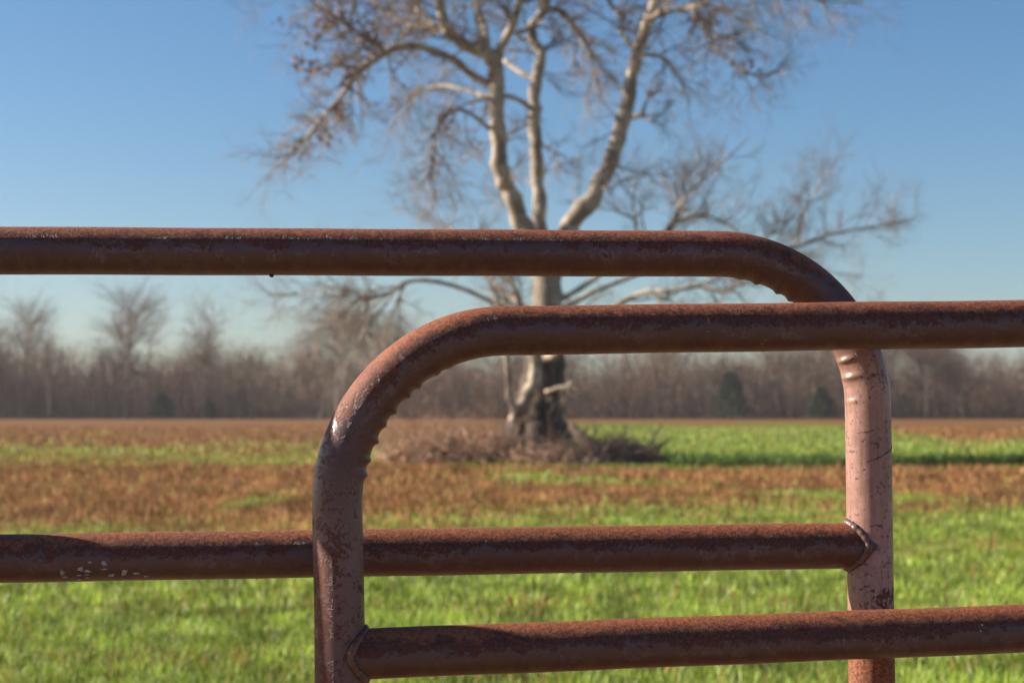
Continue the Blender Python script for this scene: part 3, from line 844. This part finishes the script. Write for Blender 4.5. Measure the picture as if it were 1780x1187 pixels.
# secondary limbs
S_ = [
 ([(858, 150, 10), (821, 131, 9), (788, 104, 9), (737, 84, 9), (697, 81, 10), (666, 94, 9), (636, 115, 9), (616, 133, 8), (589, 175, 5), (562, 202, 4), (535, 239, 4), (498, 276, 2.5)], (-.3, -2.6), (34, .3, 1, 1.25, -.25, 3)),
 ([(672, 92, 7), (649, 74, 7), (622, 57, 6), (589, 34, 5), (552, 10, 4), (500, -40, 3), (450, -70, 2)], (-1.9, -2.8), (26, .15, 1, 1.3, .1, 3)),
 ([(780, 60, 9), (757, 48, 9), (737, 47, 8), (712, 42, 6), (690, 34, 4), (650, 5, 3), (610, -40, 2)], (-1.2, .8), (20, .2, 1, 1.2, .1, 3)),
 ([(757, 48, 6), (735, 25, 6), (718, 6, 5), (690, -50, 4), (650, -90, 2)], (-1.0, 1.0), (12, .3, 1, 1.2, .1, 3)),
 ([(866, 108, 12), (868, 90, 11), (886, 54, 10), (905, 0, 9), (915, -80, 7), (900, -180, 4)], (-.6, -1.6), (14, .4, 1, 1.3, .3, 3)),
 ([(846, 90, 11), (842, 56, 10), (828, 0, 9), (815, -90, 7), (830, -190, 4)], (-.7, 1.4), (14, .4, 1, 1.3, .3, 3)),
 ([(926, 48, 8), (905, 56, 6), (886, 56, 5)], (.9, -.9), None),
 ([(929, 192, 7), (908, 178, 6), (882, 167, 6), (850, 170, 4), (815, 180, 3), (790, 190, 2)], (.5, -1.6), (12, .5, 1, 1.0, -.3, 3)),
 ([(931, 138, 7), (905, 126, 6), (882, 110, 6), (870, 100, 4)], (.6, 1.6), None),
 ([(948, 14, 8), (973, 20, 8), (1001, 49, 8), (1025, 85, 5), (1030, 120, 3)], (1.0, 2.2), (12, .3, 1, 1.1, -.3, 3)),
 ([(1106, 86, 7), (1082, 61, 6), (1078, 32, 5), (1058, 0, 5), (1040, -60, 3)], (-.4, 1.4), (14, .3, 1, 1.2, .1, 3)),
 ([(1090, 200, 8), (1104, 203, 7), (1120, 197, 5)], (-.3, -.6), (4, .7, 1, .8, .1, 3)),
 ([(1127, 34, 8), (1159, 20, 6), (1199, 16, 5), (1224, 44, 4.5), (1244, 81, 4), (1272, 109, 3.5), (1305, 129, 3), (1341, 133, 2)], (-.5, -2.2), (26, .3, 1, 1.1, -.1, 3)),
 ([(1190, 14, 5), (1230, 8, 4), (1264, 24, 3.5), (1325, 53, 2)], (-.8, -3.0), (16, .2, 1, 1.1, 0, 3)),
 ([(1180, 16, 5), (1250, -12, 4), (1340, -25, 3.5), (1426, 0, 3), (1500, 5, 2)], (-.8, 1.6), (26, .2, 1, 1.2, 0, 3)),
 ([(1112, 97, 6), (1135, 97, 4), (1159, 105, 4), (1183, 142, 3), (1199, 182, 2)], (-.4, 1.8), (14, .3, 1, 1.0, -.2, 3)),
 ([(868, 240, 6), (840, 215, 5), (800, 190, 4), (765, 210, 4), (752, 260, 3), (748, 300, 2)], (-.2, -2.6), (16, .3, 1, 1.1, -.4, 3)),
 ([(864, 170, 6), (835, 165, 5), (770, 150, 4), (715, 165, 3), (700, 200, 2)], (-.2, 2.8), (18, .3, 1, 1.1, -.3, 3)),
 # low limbs: long, level, with upright shoots
 ([(962, 575, 9.2), (1010, 560, 7.9), (1060, 540, 7.3), (1090, 520, 6.6), (1130, 506, 5.3), (1160, 507, 5.3), (1215, 497, 4.6), (1258, 508, 4.0), (1292, 490, 3.3), (1320, 484, 2.6)], (-.4, -3.0), (14, .3, 1, 1.2, .3, 3)),
 ([(960, 530, 7.9), (1010, 500, 6.6), (1080, 450, 5.9), (1140, 415, 5.3), (1180, 385, 4.6), (1220, 374, 4.0), (1265, 390, 2.6), (1290, 410, 2.0)], (-.3, 3.0), (20, .3, 1, 1.5, .55, 3)),
 ([(1155, 420, 4.6), (1168, 395, 4.6), (1185, 350, 4.0), (1220, 315, 3.0), (1260, 280, 2.3), (1300, 240, 1.3)], (1.2, 2.4), (14, .2, 1, 1.2, .45, 3)),
 ([(958, 545, 7.3), (1050, 500, 5.9), (1150, 462, 5.3), (1250, 438, 4.6), (1330, 432, 4.6), (1390, 428, 4.0), (1440, 408, 3.3), (1500, 397, 2.6), (1550, 388, 2.0), (1595, 380, 1.3)], (.2, 3.6), (34, .35, 1, 1.2, .45, 3)),
 ([(1384, 430, 3.3), (1390, 395, 3.0), (1400, 360, 2.6), (1425, 325, 2.0), (1445, 285, 1.3)], (2.4, 3.0), (18, .2, 1, 1.1, .5, 3)),
 ([(1100, 440, 3.3), (1105, 390, 2.6), (1100, 340, 2.0), (1112, 300, 1.3)], (1.0, 1.5), (10, .2, 1, .9, .5, 3)),
 ([(1200, 450, 3.3), (1260, 440, 2.6), (1340, 450, 2.6), (1420, 470, 2.0), (1500, 480, 1.3)], (2.2, 5.5), (26, .2, 1, 1.3, .2, 3)),
 ([(935, 545, 7.9), (905, 528, 6.6), (880, 508, 5.9), (852, 486, 5.3), (820, 450, 4.6), (800, 420, 4.0), (780, 395, 2.6), (760, 385, 2.0)], (-.2, 2.5), (18, .4, 1, 1.3, .4, 3)),
 ([(940, 580, 6.4), (880, 540, 5.5), (800, 500, 4.9), (740, 488, 4.9), (705, 491, 4.9), (685, 505, 4.4), (650, 517, 4.4), (620, 522, 3.4), (598, 540, 2.5), (570, 570, 2.0), (550, 600, 1.5), (538, 640, 1.0)], (-.4, -3.4), (36, .4, 1, 1.2, -.3, 3)),
 ([(640, 518, 3.0), (615, 505, 2.5), (580, 500, 2.5), (540, 508, 2.0), (500, 512, 1.5), (465, 515, 1.0)], (-2.4, -1.0), (28, .2, 1, 1.2, -.1, 3)),
 ([(690, 500, 3.0), (665, 535, 3.0), (640, 560, 2.5), (622, 600, 2.0), (600, 640, 1.5), (590, 680, 1.0)], (-2.2, -4.0), (24, .2, 1, 1.1, -.4, 3)),
 ([(705, 492, 3.0), (690, 525, 2.5), (675, 570, 2.0), (660, 610, 1.5)], (-2.2, -1.0), (14, .2, 1, 1.0, -.4, 3)),
 # stems springing from the foot
 ([(893, 735, 15), (905, 710, 16), (922, 680, 15), (930, 650, 14), (930, 610, 13), (918, 560, 9), (900, 520, 7), (885, 470, 4)], (-.9, -1.6), (10, .5, 1, 1.0, .3, 3)),
 ([(898, 720, 9), (886, 690, 8), (884, 660, 7), (880, 610, 7), (872, 560, 5), (860, 520, 3)], (-1.1, -1.9), (10, .5, 1, .9, .3, 3)),
 ([(950, 682, 6), (970, 674, 5), (984, 672, 4), (996, 664, 1.5)], (-.6, -1.2), (4, .5, 1, .5, -.2, 3)),
 ([(950, 620, 12), (966, 616, 11), (975, 606, 9), (985, 580, 6), (1000, 540, 4)], (-.5, -1.4), (6, .5, 1, .9, .2, 3)),
]
for pts, dep, sp in S_:
    limb('limb', pts, dep, B, sp, 5, 9)
# fine shoots off trunk and limbs
for (x, y, L, up) in ((900, 250, 1.0, .5), (903, 230, 1.0, .5), (955, 300, 1.2, .4), (1010, 370, 1.2, .5), (880, 330, 1.0, .3), (905, 300, .9, .6), (1075, 330, 1.3, .5), (1040, 380, 1.2, .5),
                      (840, 370, 1.3, .3), (980, 250, 1.2, -.2), (1000, 180, 1.2, -.3), (1030, 210, 1.1, -.3), (985, 130, 1.0, -.3), (780, 380, 1.2, .3), (720, 360, 1.0, .2), (740, 320, 1.0, -.3), (470, 60, 1.5, .1), (520, 30, 1.5, .1), (450, 20, 1.4, .1), (560, 90, 1.5, -.1), (500, 120, 1.4, -.2), (540, 150, 1.3, -.2), (600, 200, 1.2, -.3), (640, 180, 1.2, -.3), (480, 200, 1.0, -.2), (520, 310, 1.0, -.3), (560, 270, 1.2, -.3), (660, 230, 1.1, -.3), (1260, 60, 1.3, -.1), (1330, 40, 1.2, 0), (1240, 280, 1.4, .4), (1330, 350, 1.3, .4), (1150, 330, 1.3, .5), (1450, 340, 1.2, .4), (1520, 340, 1.1, .4), (810, 250, 1.0, -.2), (620, 30, 1.5, .1), (680, 140, 1.2, -.2)):
    w = at(x, y, TREE_D + tr.normal(0, 1.0)) - tree_base
    tgt = np.array([w.x, w.y, w.z])
    P_ = np.array(LIMB_PTS); k_ = int(np.argmin(((P_ - tgt) ** 2).sum(1)))
    dv = tgt - P_[k_]; dist = float(np.linalg.norm(dv))
    if dist > 1.5: continue
    for rep_ in range(2):                              # two shoots rising from the nearest limb towards that spot
        grow(P_[k_], dv / (dist + .01) + tr.normal(0, .25, 3) + np.array([0, 0, up * .3]), max(dist * 1.25, L), .022, 1, up, twigs, .3, 3)
twigs.build('crown', M['twig'], syc)
# clumps of dead leaves and seed balls left on the outer twigs
leaf = MB()
def leaf_clump(x, y, sx, sy, n, dd):
    for _ in range(n):
        w = at(x + tr.normal(0, sx), y + tr.normal(0, sy), TREE_D + dd + tr.normal(0, .4)) - tree_base
        s = .035 + .05 * tr.random()
        e1 = tr.normal(0, 1, 3); e1 /= np.linalg.norm(e1); e2 = np.cross(e1, tr.normal(0, 1, 3)); e2 /= np.linalg.norm(e2)
        c_ = np.array([w.x, w.y, w.z])
        leaf.add([c_ - e1 * s, c_ + e2 * s * .7, c_ + e1 * s, c_ - e2 * s * .7], [(0, 1, 2, 3)], [(.22, .13, .085), (.27, .17, .11), (.16, .10, .08)][tr.integers(3)])
for a_ in ((570, 38, 14, 12, 80, -2.5), (545, 65, 8, 12, 40, -2.5), (518, 105, 8, 16, 40, -2.4), (612, 130, 9, 16, 60, -2.0), (555, 120, 14, 10, 40, -2.2), (645, 75, 12, 10, 40, -2.0), (505, 40, 12, 10, 30, -2.6), (1090, 40, 10, 14, 30, .6), (520, 255, 12, 10, 30, -2.5), (1290, 115, 14, 10, 30, -2.0), (1220, 30, 14, 10, 30, -1.6), (590, 190, 12, 12, 30, -2.2), (575, 235, 14, 14, 24, -2.2), (770, 215, 8, 10, 20, -2.0), (755, 295, 8, 14, 24, -2.4), (690, 170, 8, 14, 20, 2.0)):
    leaf_clump(*a_)
leaf.build('dead_leaves', M['weed'], syc, smooth=False)

# ------------------------------------------------------------------ brush at the foot of the tree
BR = [(.48, .305, .205), (.60, .41, .28), (.32, .195, .13), (.48, .285, .17)]
DK = [(.14, .095, .07), (.21, .135, .10), (.27, .175, .125)]
def brush_pile(name, label, x0, x1, dep, depth_r, hgt, n, cols, upright=.0, tall=0, rfac=1.0):
    c = at((x0 + x1) / 2, 800, dep); c.z = 0
    half = (x1 - x0) / 2 * dep / FPX
    root = empty(name, c)
    tag(root, label, 'brush', 'brush heaped round the tree')
    rg = np.random.default_rng(int(x0))
    lumps = [(rg.uniform(-.75, .75) * half, rg.uniform(-.6, .6) * depth_r, hgt * rg.uniform(.45, 1.0), half * rg.uniform(.22, .5)) for _ in range(7)]
    def height(x, y):
        return max(h_ * math.exp(-((x - lx) / w_) ** 2 - ((y - ly) / (depth_r * .6)) ** 2) for lx, ly, h_, w_ in lumps)
    mb = MB()
    for _ in range(n):
        a = rg.random() * 2 * math.pi; q = rg.random() ** .6
        x, y = math.cos(a) * half * q, math.sin(a) * depth_r * q
        z = height(x, y) * rg.random() ** .7
        d = rg.normal(0, 1, 3); d[2] = abs(d[2]) * (.30 + upright) + .02; d /= np.linalg.norm(d)
        L = .25 + .9 * rg.random() ** 2
        b = np.array([x, y, z]) - d * L * .4
        b[2] = max(b[2], -.03)
        bend = rg.normal(0, .16, 3) * L
        mb.tube([b, b + d * L * .5 + bend, b + d * L], np.array([.022, .017, .008]) * (.5 + 1.2 * rg.random() ** 2) * rfac, 3, False, cols[rg.integers(len(cols))])
    tag(mb.build('sticks', M['brush'], root), kind='stuff')
    if tall:
        mb = MB()
        for _ in range(tall):
            x, y = rg.uniform(-half, half), rg.uniform(-depth_r, depth_r)
            grow((x, y, 0), (rg.normal(0, .4), rg.normal(0, .3), 1), .8 + .6 * rg.random(), .012, 1, .25, mb, .35, 3, rg, cols, (0, 5, 4, 0))
        tag(mb.build('stems', M['brush'], root), kind='stuff')
    return root
brush_pile('brush_pile', 'low tangle of pinkish brown brush at the far left of the tree foot', 665, 800, 37.4, 1.5, .40, 800, BR, .15, 16)
brush_pile('brush_pile', 'taller twiggy brown brush heap close against the left of the trunk', 715, 900, 38.0, 1.5, .70, 1150, BR, .35, 34)
brush_pile('brush_pile', 'shallow brown brush heap in front of the trunk', 870, 1050, 36.8, 1.1, .34, 700, BR, .25, 8)
brush_pile('brush_pile', 'rounded dark brown brush mound to the right of the trunk', 1025, 1145, 37.4, .9, .52, 1300, DK, .05, 0, .9)
heap = [o for o in bpy.data.objects if o.name.startswith('brush_pile')][-1]
rg_ = np.random.default_rng(8)
for k in range(9):                                   # broken limbs sticking out of the right-hand heap
    c0 = np.array([rg_.uniform(-.7, .6), rg_.uniform(-.4, .3), .02]); a = rg_.uniform(-.3, 3.4)
    d_ = np.array([math.cos(a), rg_.normal(0, .3), .12 + .35 * rg_.random()]); L_ = .6 + .8 * rg_.random()
    cc = catmull([c0, c0 + d_ * L_ * .5 + rg_.normal(0, .06, 3), c0 + d_ * L_], 4)
    mb = MB(); mb.tube(cc, np.linspace(.055, .022, len(cc)) * (.7 + .6 * rg_.random()), 7); mb.build('broken_limb', M['wood'], heap)
w0, w1 = at(1048, 792, 37.9), at(993, 741, 38.4)
lg = empty('fallen_log', (w0.x, w0.y, 0.0))
tag(lg, 'dark broken log leaning up out of the brush right of the trunk', 'log')
mb = MB()
cc = catmull([(0, 0, w0.z - .02), ((w1.x - w0.x) * .5, .2, (w0.z + w1.z) / 2 - .02), (w1.x - w0.x, w1.y - w0.y, w1.z)], 5)
mb.tube(cc, np.linspace(.15, .10, len(cc)) * (1 + .08 * np.sin(np.arange(len(cc)) * 2.1)), 10)
mb.build('stem', M['wood'], lg)
mb = MB(); q = cc[7]; mb.tube([q, q + np.array([.12, -.05, .16]), q + np.array([.2, -.1, .2])], [.045, .03, .015], 6); mb.build('branch_stub', M['wood'], lg)

# ------------------------------------------------------------------ woodland edge across the field
WD = 215.0
WC = [(.150, .098, .064), (.235, .160, .105), (.082, .055, .038), (.19, .125, .082)]
wr = np.random.default_rng(77)
def far_tree_meshes(seed, h, spread, forks=0):
    rg = np.random.default_rng(seed)
    forkp = []
    t = MB()
    pts = [(0, 0, -.2)]
    for k in range(1, 7):
        pts.append((pts[-1][0] + rg.normal(0, .06) * h * .12, pts[-1][1] + rg.normal(0, .06) * h * .12, h * .82 * k / 6))
    rad = np.linspace(.012, .003, 7) * h
    t.tube(pts, rad, 7, True)
    if forks:
        base = np.array(pts[2 if forks > 1 else 1])
        for a in np.arange(forks) * 2.2 + rg.random():
            q1 = base + np.array([math.cos(a) * .055, math.sin(a) * .055, .22]) * h
            q2 = q1 + np.array([math.cos(a) * .05, math.sin(a) * .05, .26]) * h
            t.tube(catmull([base, q1, q2], 4), np.linspace(.008, .003, 9) * h, 6, True)
            forkp.append(np.array([base, q1, q2]))
    c = MB()
    P = np.array(pts)
    for _ in range(int(22 + rg.integers(8) + 8 * forks)):
        f = .34 + .66 * rg.random()
        i = min(int(f * 6), 5); q = P[i] + (P[i + 1] - P[i]) * (f * 6 - i)
        if forkp and rg.random() < .6:
            fp = forkp[rg.integers(len(forkp))]; tt_ = rg.random(); q = fp[1] + (fp[2] - fp[1]) * tt_
        a = rg.random() * 2 * math.pi
        grow(q, (math.cos(a) * spread, math.sin(a) * spread, .9), h * (.20 + .20 * rg.random()) * (1.25 - .5 * f), .005 * h * (1.3 - f), 1, .28, c, .3, 3, rg, WC, (0, 7, 5, 0))
    def mesh(m_, nm, mat):
        o = m_.build(nm, mat); me = o.data; bpy.data.objects.remove(o); return me
    return mesh(t, 'trunk', M['wbark']), mesh(c, 'crown', M['twig'])
variants = [far_tree_meshes(100 + k, 10.0, .6 + .12 * k, (0, 2, 1, 0, 3, 1)[k]) for k in range(6)]
pale_bark = mat_plain('pale_woodland_bark', (.20, .165, .135), (.34, .285, .235), .5, .9)
for k in (1, 3, 5):                                  # some pale-stemmed trees among the dark ones
    t_ = variants[k][0].copy(); t_.materials.clear(); t_.materials.append(pale_bark)
    variants.append((t_, variants[k][1]))
def far_tree(px, depth, height, var, label, group):
    w = at(px, 720, depth)
    root = empty('bare_tree', (w.x, depth, 0), wr.random() * 6.28)
    s = height / 10.0
    wx = .95 + .45 * wr.random(); root.scale = (s * wx, s * wx, s)
    for me, nm in zip(variants[var], ('trunk', 'crown')):
        o = bpy.data.objects.new(nm, me); o.parent = root; col.objects.link(o)
    tag(root, label, 'tree', group)
G = 'bare trees of the woodland edge'
far_tree(222, 206, 16.6, 1, 'tallest bare tree rising above the woodland edge at the left', G)
far_tree(88, 208, 12.0, 2, 'forked bare tree above the woodland at the far left of the picture', G)
far_tree(1612, 207, 11.5, 4, 'dark bare tree in the woodland just right of the pale upright', G)
for k in range(150):
    px = -330 + 2440 * wr.random()
    d = 209 + 45 * wr.random()
    base = 9.6 + 3.4 * fnoise(np.array([px * .012]), np.array([3.3]), 2)[0]
    h = base * (.62 + .85 * wr.random() ** 1.6)
    if px > 1520: h *= .9
    var = int(wr.integers(9))
    size = 'tall' if h > 11.5 else ('low' if h < 8.2 else 'middling')
    place = 'left of the front gate bend' if px < 560 else ('behind the lone tree' if px < 1150 else ('behind the rear gate bend' if px < 1500 else 'right of the pale upright'))
    far_tree(px, d, h, var, '%s %s bare tree in the woodland edge %s' % (size, 'pale stemmed' if var > 5 else 'dark stemmed', place), G)

def woodland():
    """thicket of saplings and undergrowth that fills the wood: nobody could count it"""
    n = 15000
    x = wr.uniform(-95, 95, n); y = WD + wr.random(n) ** 1.3 * 75
    hh = np.where(wr.random(n) < .55, 2.5 + 3.0 * wr.random(n), 5 + 4.0 * wr.random(n)) * (.45 + 1.1 * fnoise(x * .10, y * .05, 3))
    lean = wr.normal(0, .10, (n, 2)); w = .035 + .05 * wr.random(n)
    V = np.zeros((n, 9, 3)); tw = wr.random(n) * 6.28
    for lev, (t, ws) in enumerate(((0, 1.0), (.55, .75), (1.0, .25))):
        cx = x + lean[:, 0] * hh * t ** 1.3; cy = y + lean[:, 1] * hh * t ** 1.3
        for q in range(3):
            a = tw + q * 2.094
            V[:, lev * 3 + q, 0] = cx + np.cos(a) * w * ws; V[:, lev * 3 + q, 1] = cy + np.sin(a) * w * ws; V[:, lev * 3 + q, 2] = hh * t - .1
    F = []
    k = np.arange(n)[:, None] * 9
    for lev in range(2):
        for q in range(3):
            q2 = (q + 1) % 3
            F.append(np.concatenate([k + lev * 3 + q, k + lev * 3 + q2, k + lev * 3 + 3 + q2, k + lev * 3 + 3 + q], 1))
    F = np.stack(F, 1).reshape(-1)
    C = np.array(WC)[wr.integers(0, 4, n)] * (.8 + .4 * wr.random(n))[:, None]
    C = np.repeat(np.hstack([C, np.ones((n, 1))]), 9, axis=0)
    o = np_mesh('woodland_thicket', V.reshape(-1, 3), F, 4, C, M['twig'], smooth=True)
    tag(o, 'brown leafless thicket filling the woodland edge across the field', 'woodland', kind='stuff')
    # twiggy spray and dry leaves of the thicket
    n = 90000
    x = wr.uniform(-95, 95, n); y = WD - 1.0 + wr.random(n) ** 1.4 * 60
    top = 7.0 * (.35 + 1.25 * fnoise(x * .10, y * .05, 3))
    z = top * wr.random(n) ** 1.25
    c0 = np.stack([x, y, z], 1)
    e1 = wr.normal(0, 1, (n, 3)); e1[:, 2] = np.abs(e1[:, 2]) * 1.5; e1 /= np.linalg.norm(e1, axis=1)[:, None]
    e2 = np.cross(e1, wr.normal(0, 1, (n, 3))); e2 /= np.linalg.norm(e2, axis=1)[:, None]
    L = (.35 + .6 * wr.random(n))[:, None]; W = (.035 + .05 * wr.random(n))[:, None]
    V = np.stack([c0 - e2 * W, c0 + e2 * W, c0 + e1 * L], 1).reshape(-1, 3)
    C = np.array(WC)[wr.integers(0, 4, n)] * (.75 + .5 * wr.random(n))[:, None]
    rs = fnoise(x * .07 + 9, y * 0 + 4, 2) > .62
    C[rs] *= np.array([1.25, .95, .8])
    C = np.repeat(np.hstack([C, np.ones((n, 1))]), 3, axis=0)
    o2 = np_mesh('woodland_spray', V, np.arange(3 * n), 3, C, M['twig'])
    tag(o2, 'fine brown twigs and dry undergrowth among the woodland stems', 'undergrowth', kind='stuff')
woodland()

def evergreen(px, depth, h, wdt, label, seed):
    w = at(px, 720, depth)
    root = empty('evergreen_tree', (w.x, depth, 0))
    tag(root, label, 'tree', 'dark evergreens along the woodland edge')
    rg = np.random.default_rng(seed)
    t = MB(); t.tube([(0, 0, -.1), (.05, 0, h * .5), (0, .04, h * .93)], [.16, .10, .03], 8); t.build('trunk', M['wbark'], root)
    n = 3200
    tt = rg.random(n) ** .75
    zz = h * (.05 + .95 * tt)
    env = wdt * .5 * np.clip(np.sin(np.clip((1 - tt) * 1.35 + .12, 0, 1.57)) ** .9, .05, 1)
    a = rg.random(n) * 6.28
    env = env * (.8 + .35 * np.sin(a * 3 + tt * 9 + seed) * .4 + .25 * rg.random(n))
    q = np.sqrt(rg.random(n)) * env
    c0 = np.stack([np.cos(a) * q, np.sin(a) * q, zz], 1)
    e1 = np.stack([np.cos(a), np.sin(a), .7 + 0 * a], 1) + rg.normal(0, .45, (n, 3)); e1 /= np.linalg.norm(e1, axis=1)[:, None]
    e2 = np.cross(e1, rg.normal(0, 1, (n, 3))); e2 /= np.linalg.norm(e2, axis=1)[:, None]
    L = (.22 + .3 * rg.random(n))[:, None]; W = (.07 + .08 * rg.random(n))[:, None]
    V = np.stack([c0 - e2 * W, c0 + e2 * W, c0 + e1 * L], 1).reshape(-1, 3)
    C = np.array([.030, .048, .024]) + rg.random((n, 1)) * np.array([.035, .045, .022])
    np_mesh('crown', V, np.arange(3 * n), 3, np.repeat(np.hstack([C, np.ones((n, 1))]), 3, axis=0), M['needle'], root)
evergreen(1270, 204, 5.5, 4.6, 'broad dark evergreen at the woodland edge below the right bend', 1)
evergreen(1428, 205, 3.7, 3.4, 'small dark evergreen at the woodland edge beside the pale upright', 2)
evergreen(284, 206, 2.9, 2.9, 'squat dark evergreen at the woodland edge below the tallest bare tree', 3)
evergreen(366, 207, 2.0, 1.6, 'low dark green shrub just right of the squat evergreen', 4)
evergreen(420, 222, 4.0, 2.0, 'slim dark evergreen in the woodland left of the front gate bend', 5)

# ------------------------------------------------------------------ thin winter haze
def haze():
    x0, x1, y0, y1, z0, z1 = -330, 330, -40, 430, -1.2, 24.0
    V = [(x, y, z) for z in (z0, z1) for y in (y0, y1) for x in (x0, x1)]
    F = [(0, 2, 3, 1), (4, 5, 7, 6), (0, 1, 5, 4), (2, 6, 7, 3), (0, 4, 6, 2), (1, 3, 7, 5)]
    mt = bpy.data.materials.new('thin_haze'); mt.use_nodes = True
    t = mt.node_tree; t.nodes.remove(t.nodes['Principled BSDF'])
    v = t.nodes.new('ShaderNodeVolumePrincipled')
    v.inputs['Color'].default_value = (1.0, .93, .95, 1)
    v.inputs['Density'].default_value = HAZE
    v.inputs['Anisotropy'].default_value = .2
    t.links.new(v.outputs[0], t.nodes['Material Output'].inputs['Volume'])
    mb = MB(); mb.add(V, F); o = mb.build('haze', mt, smooth=False)
    tag(o, 'thin pale winter haze lying over the field', 'haze', kind='stuff')
HAZE = 0.00026
haze()
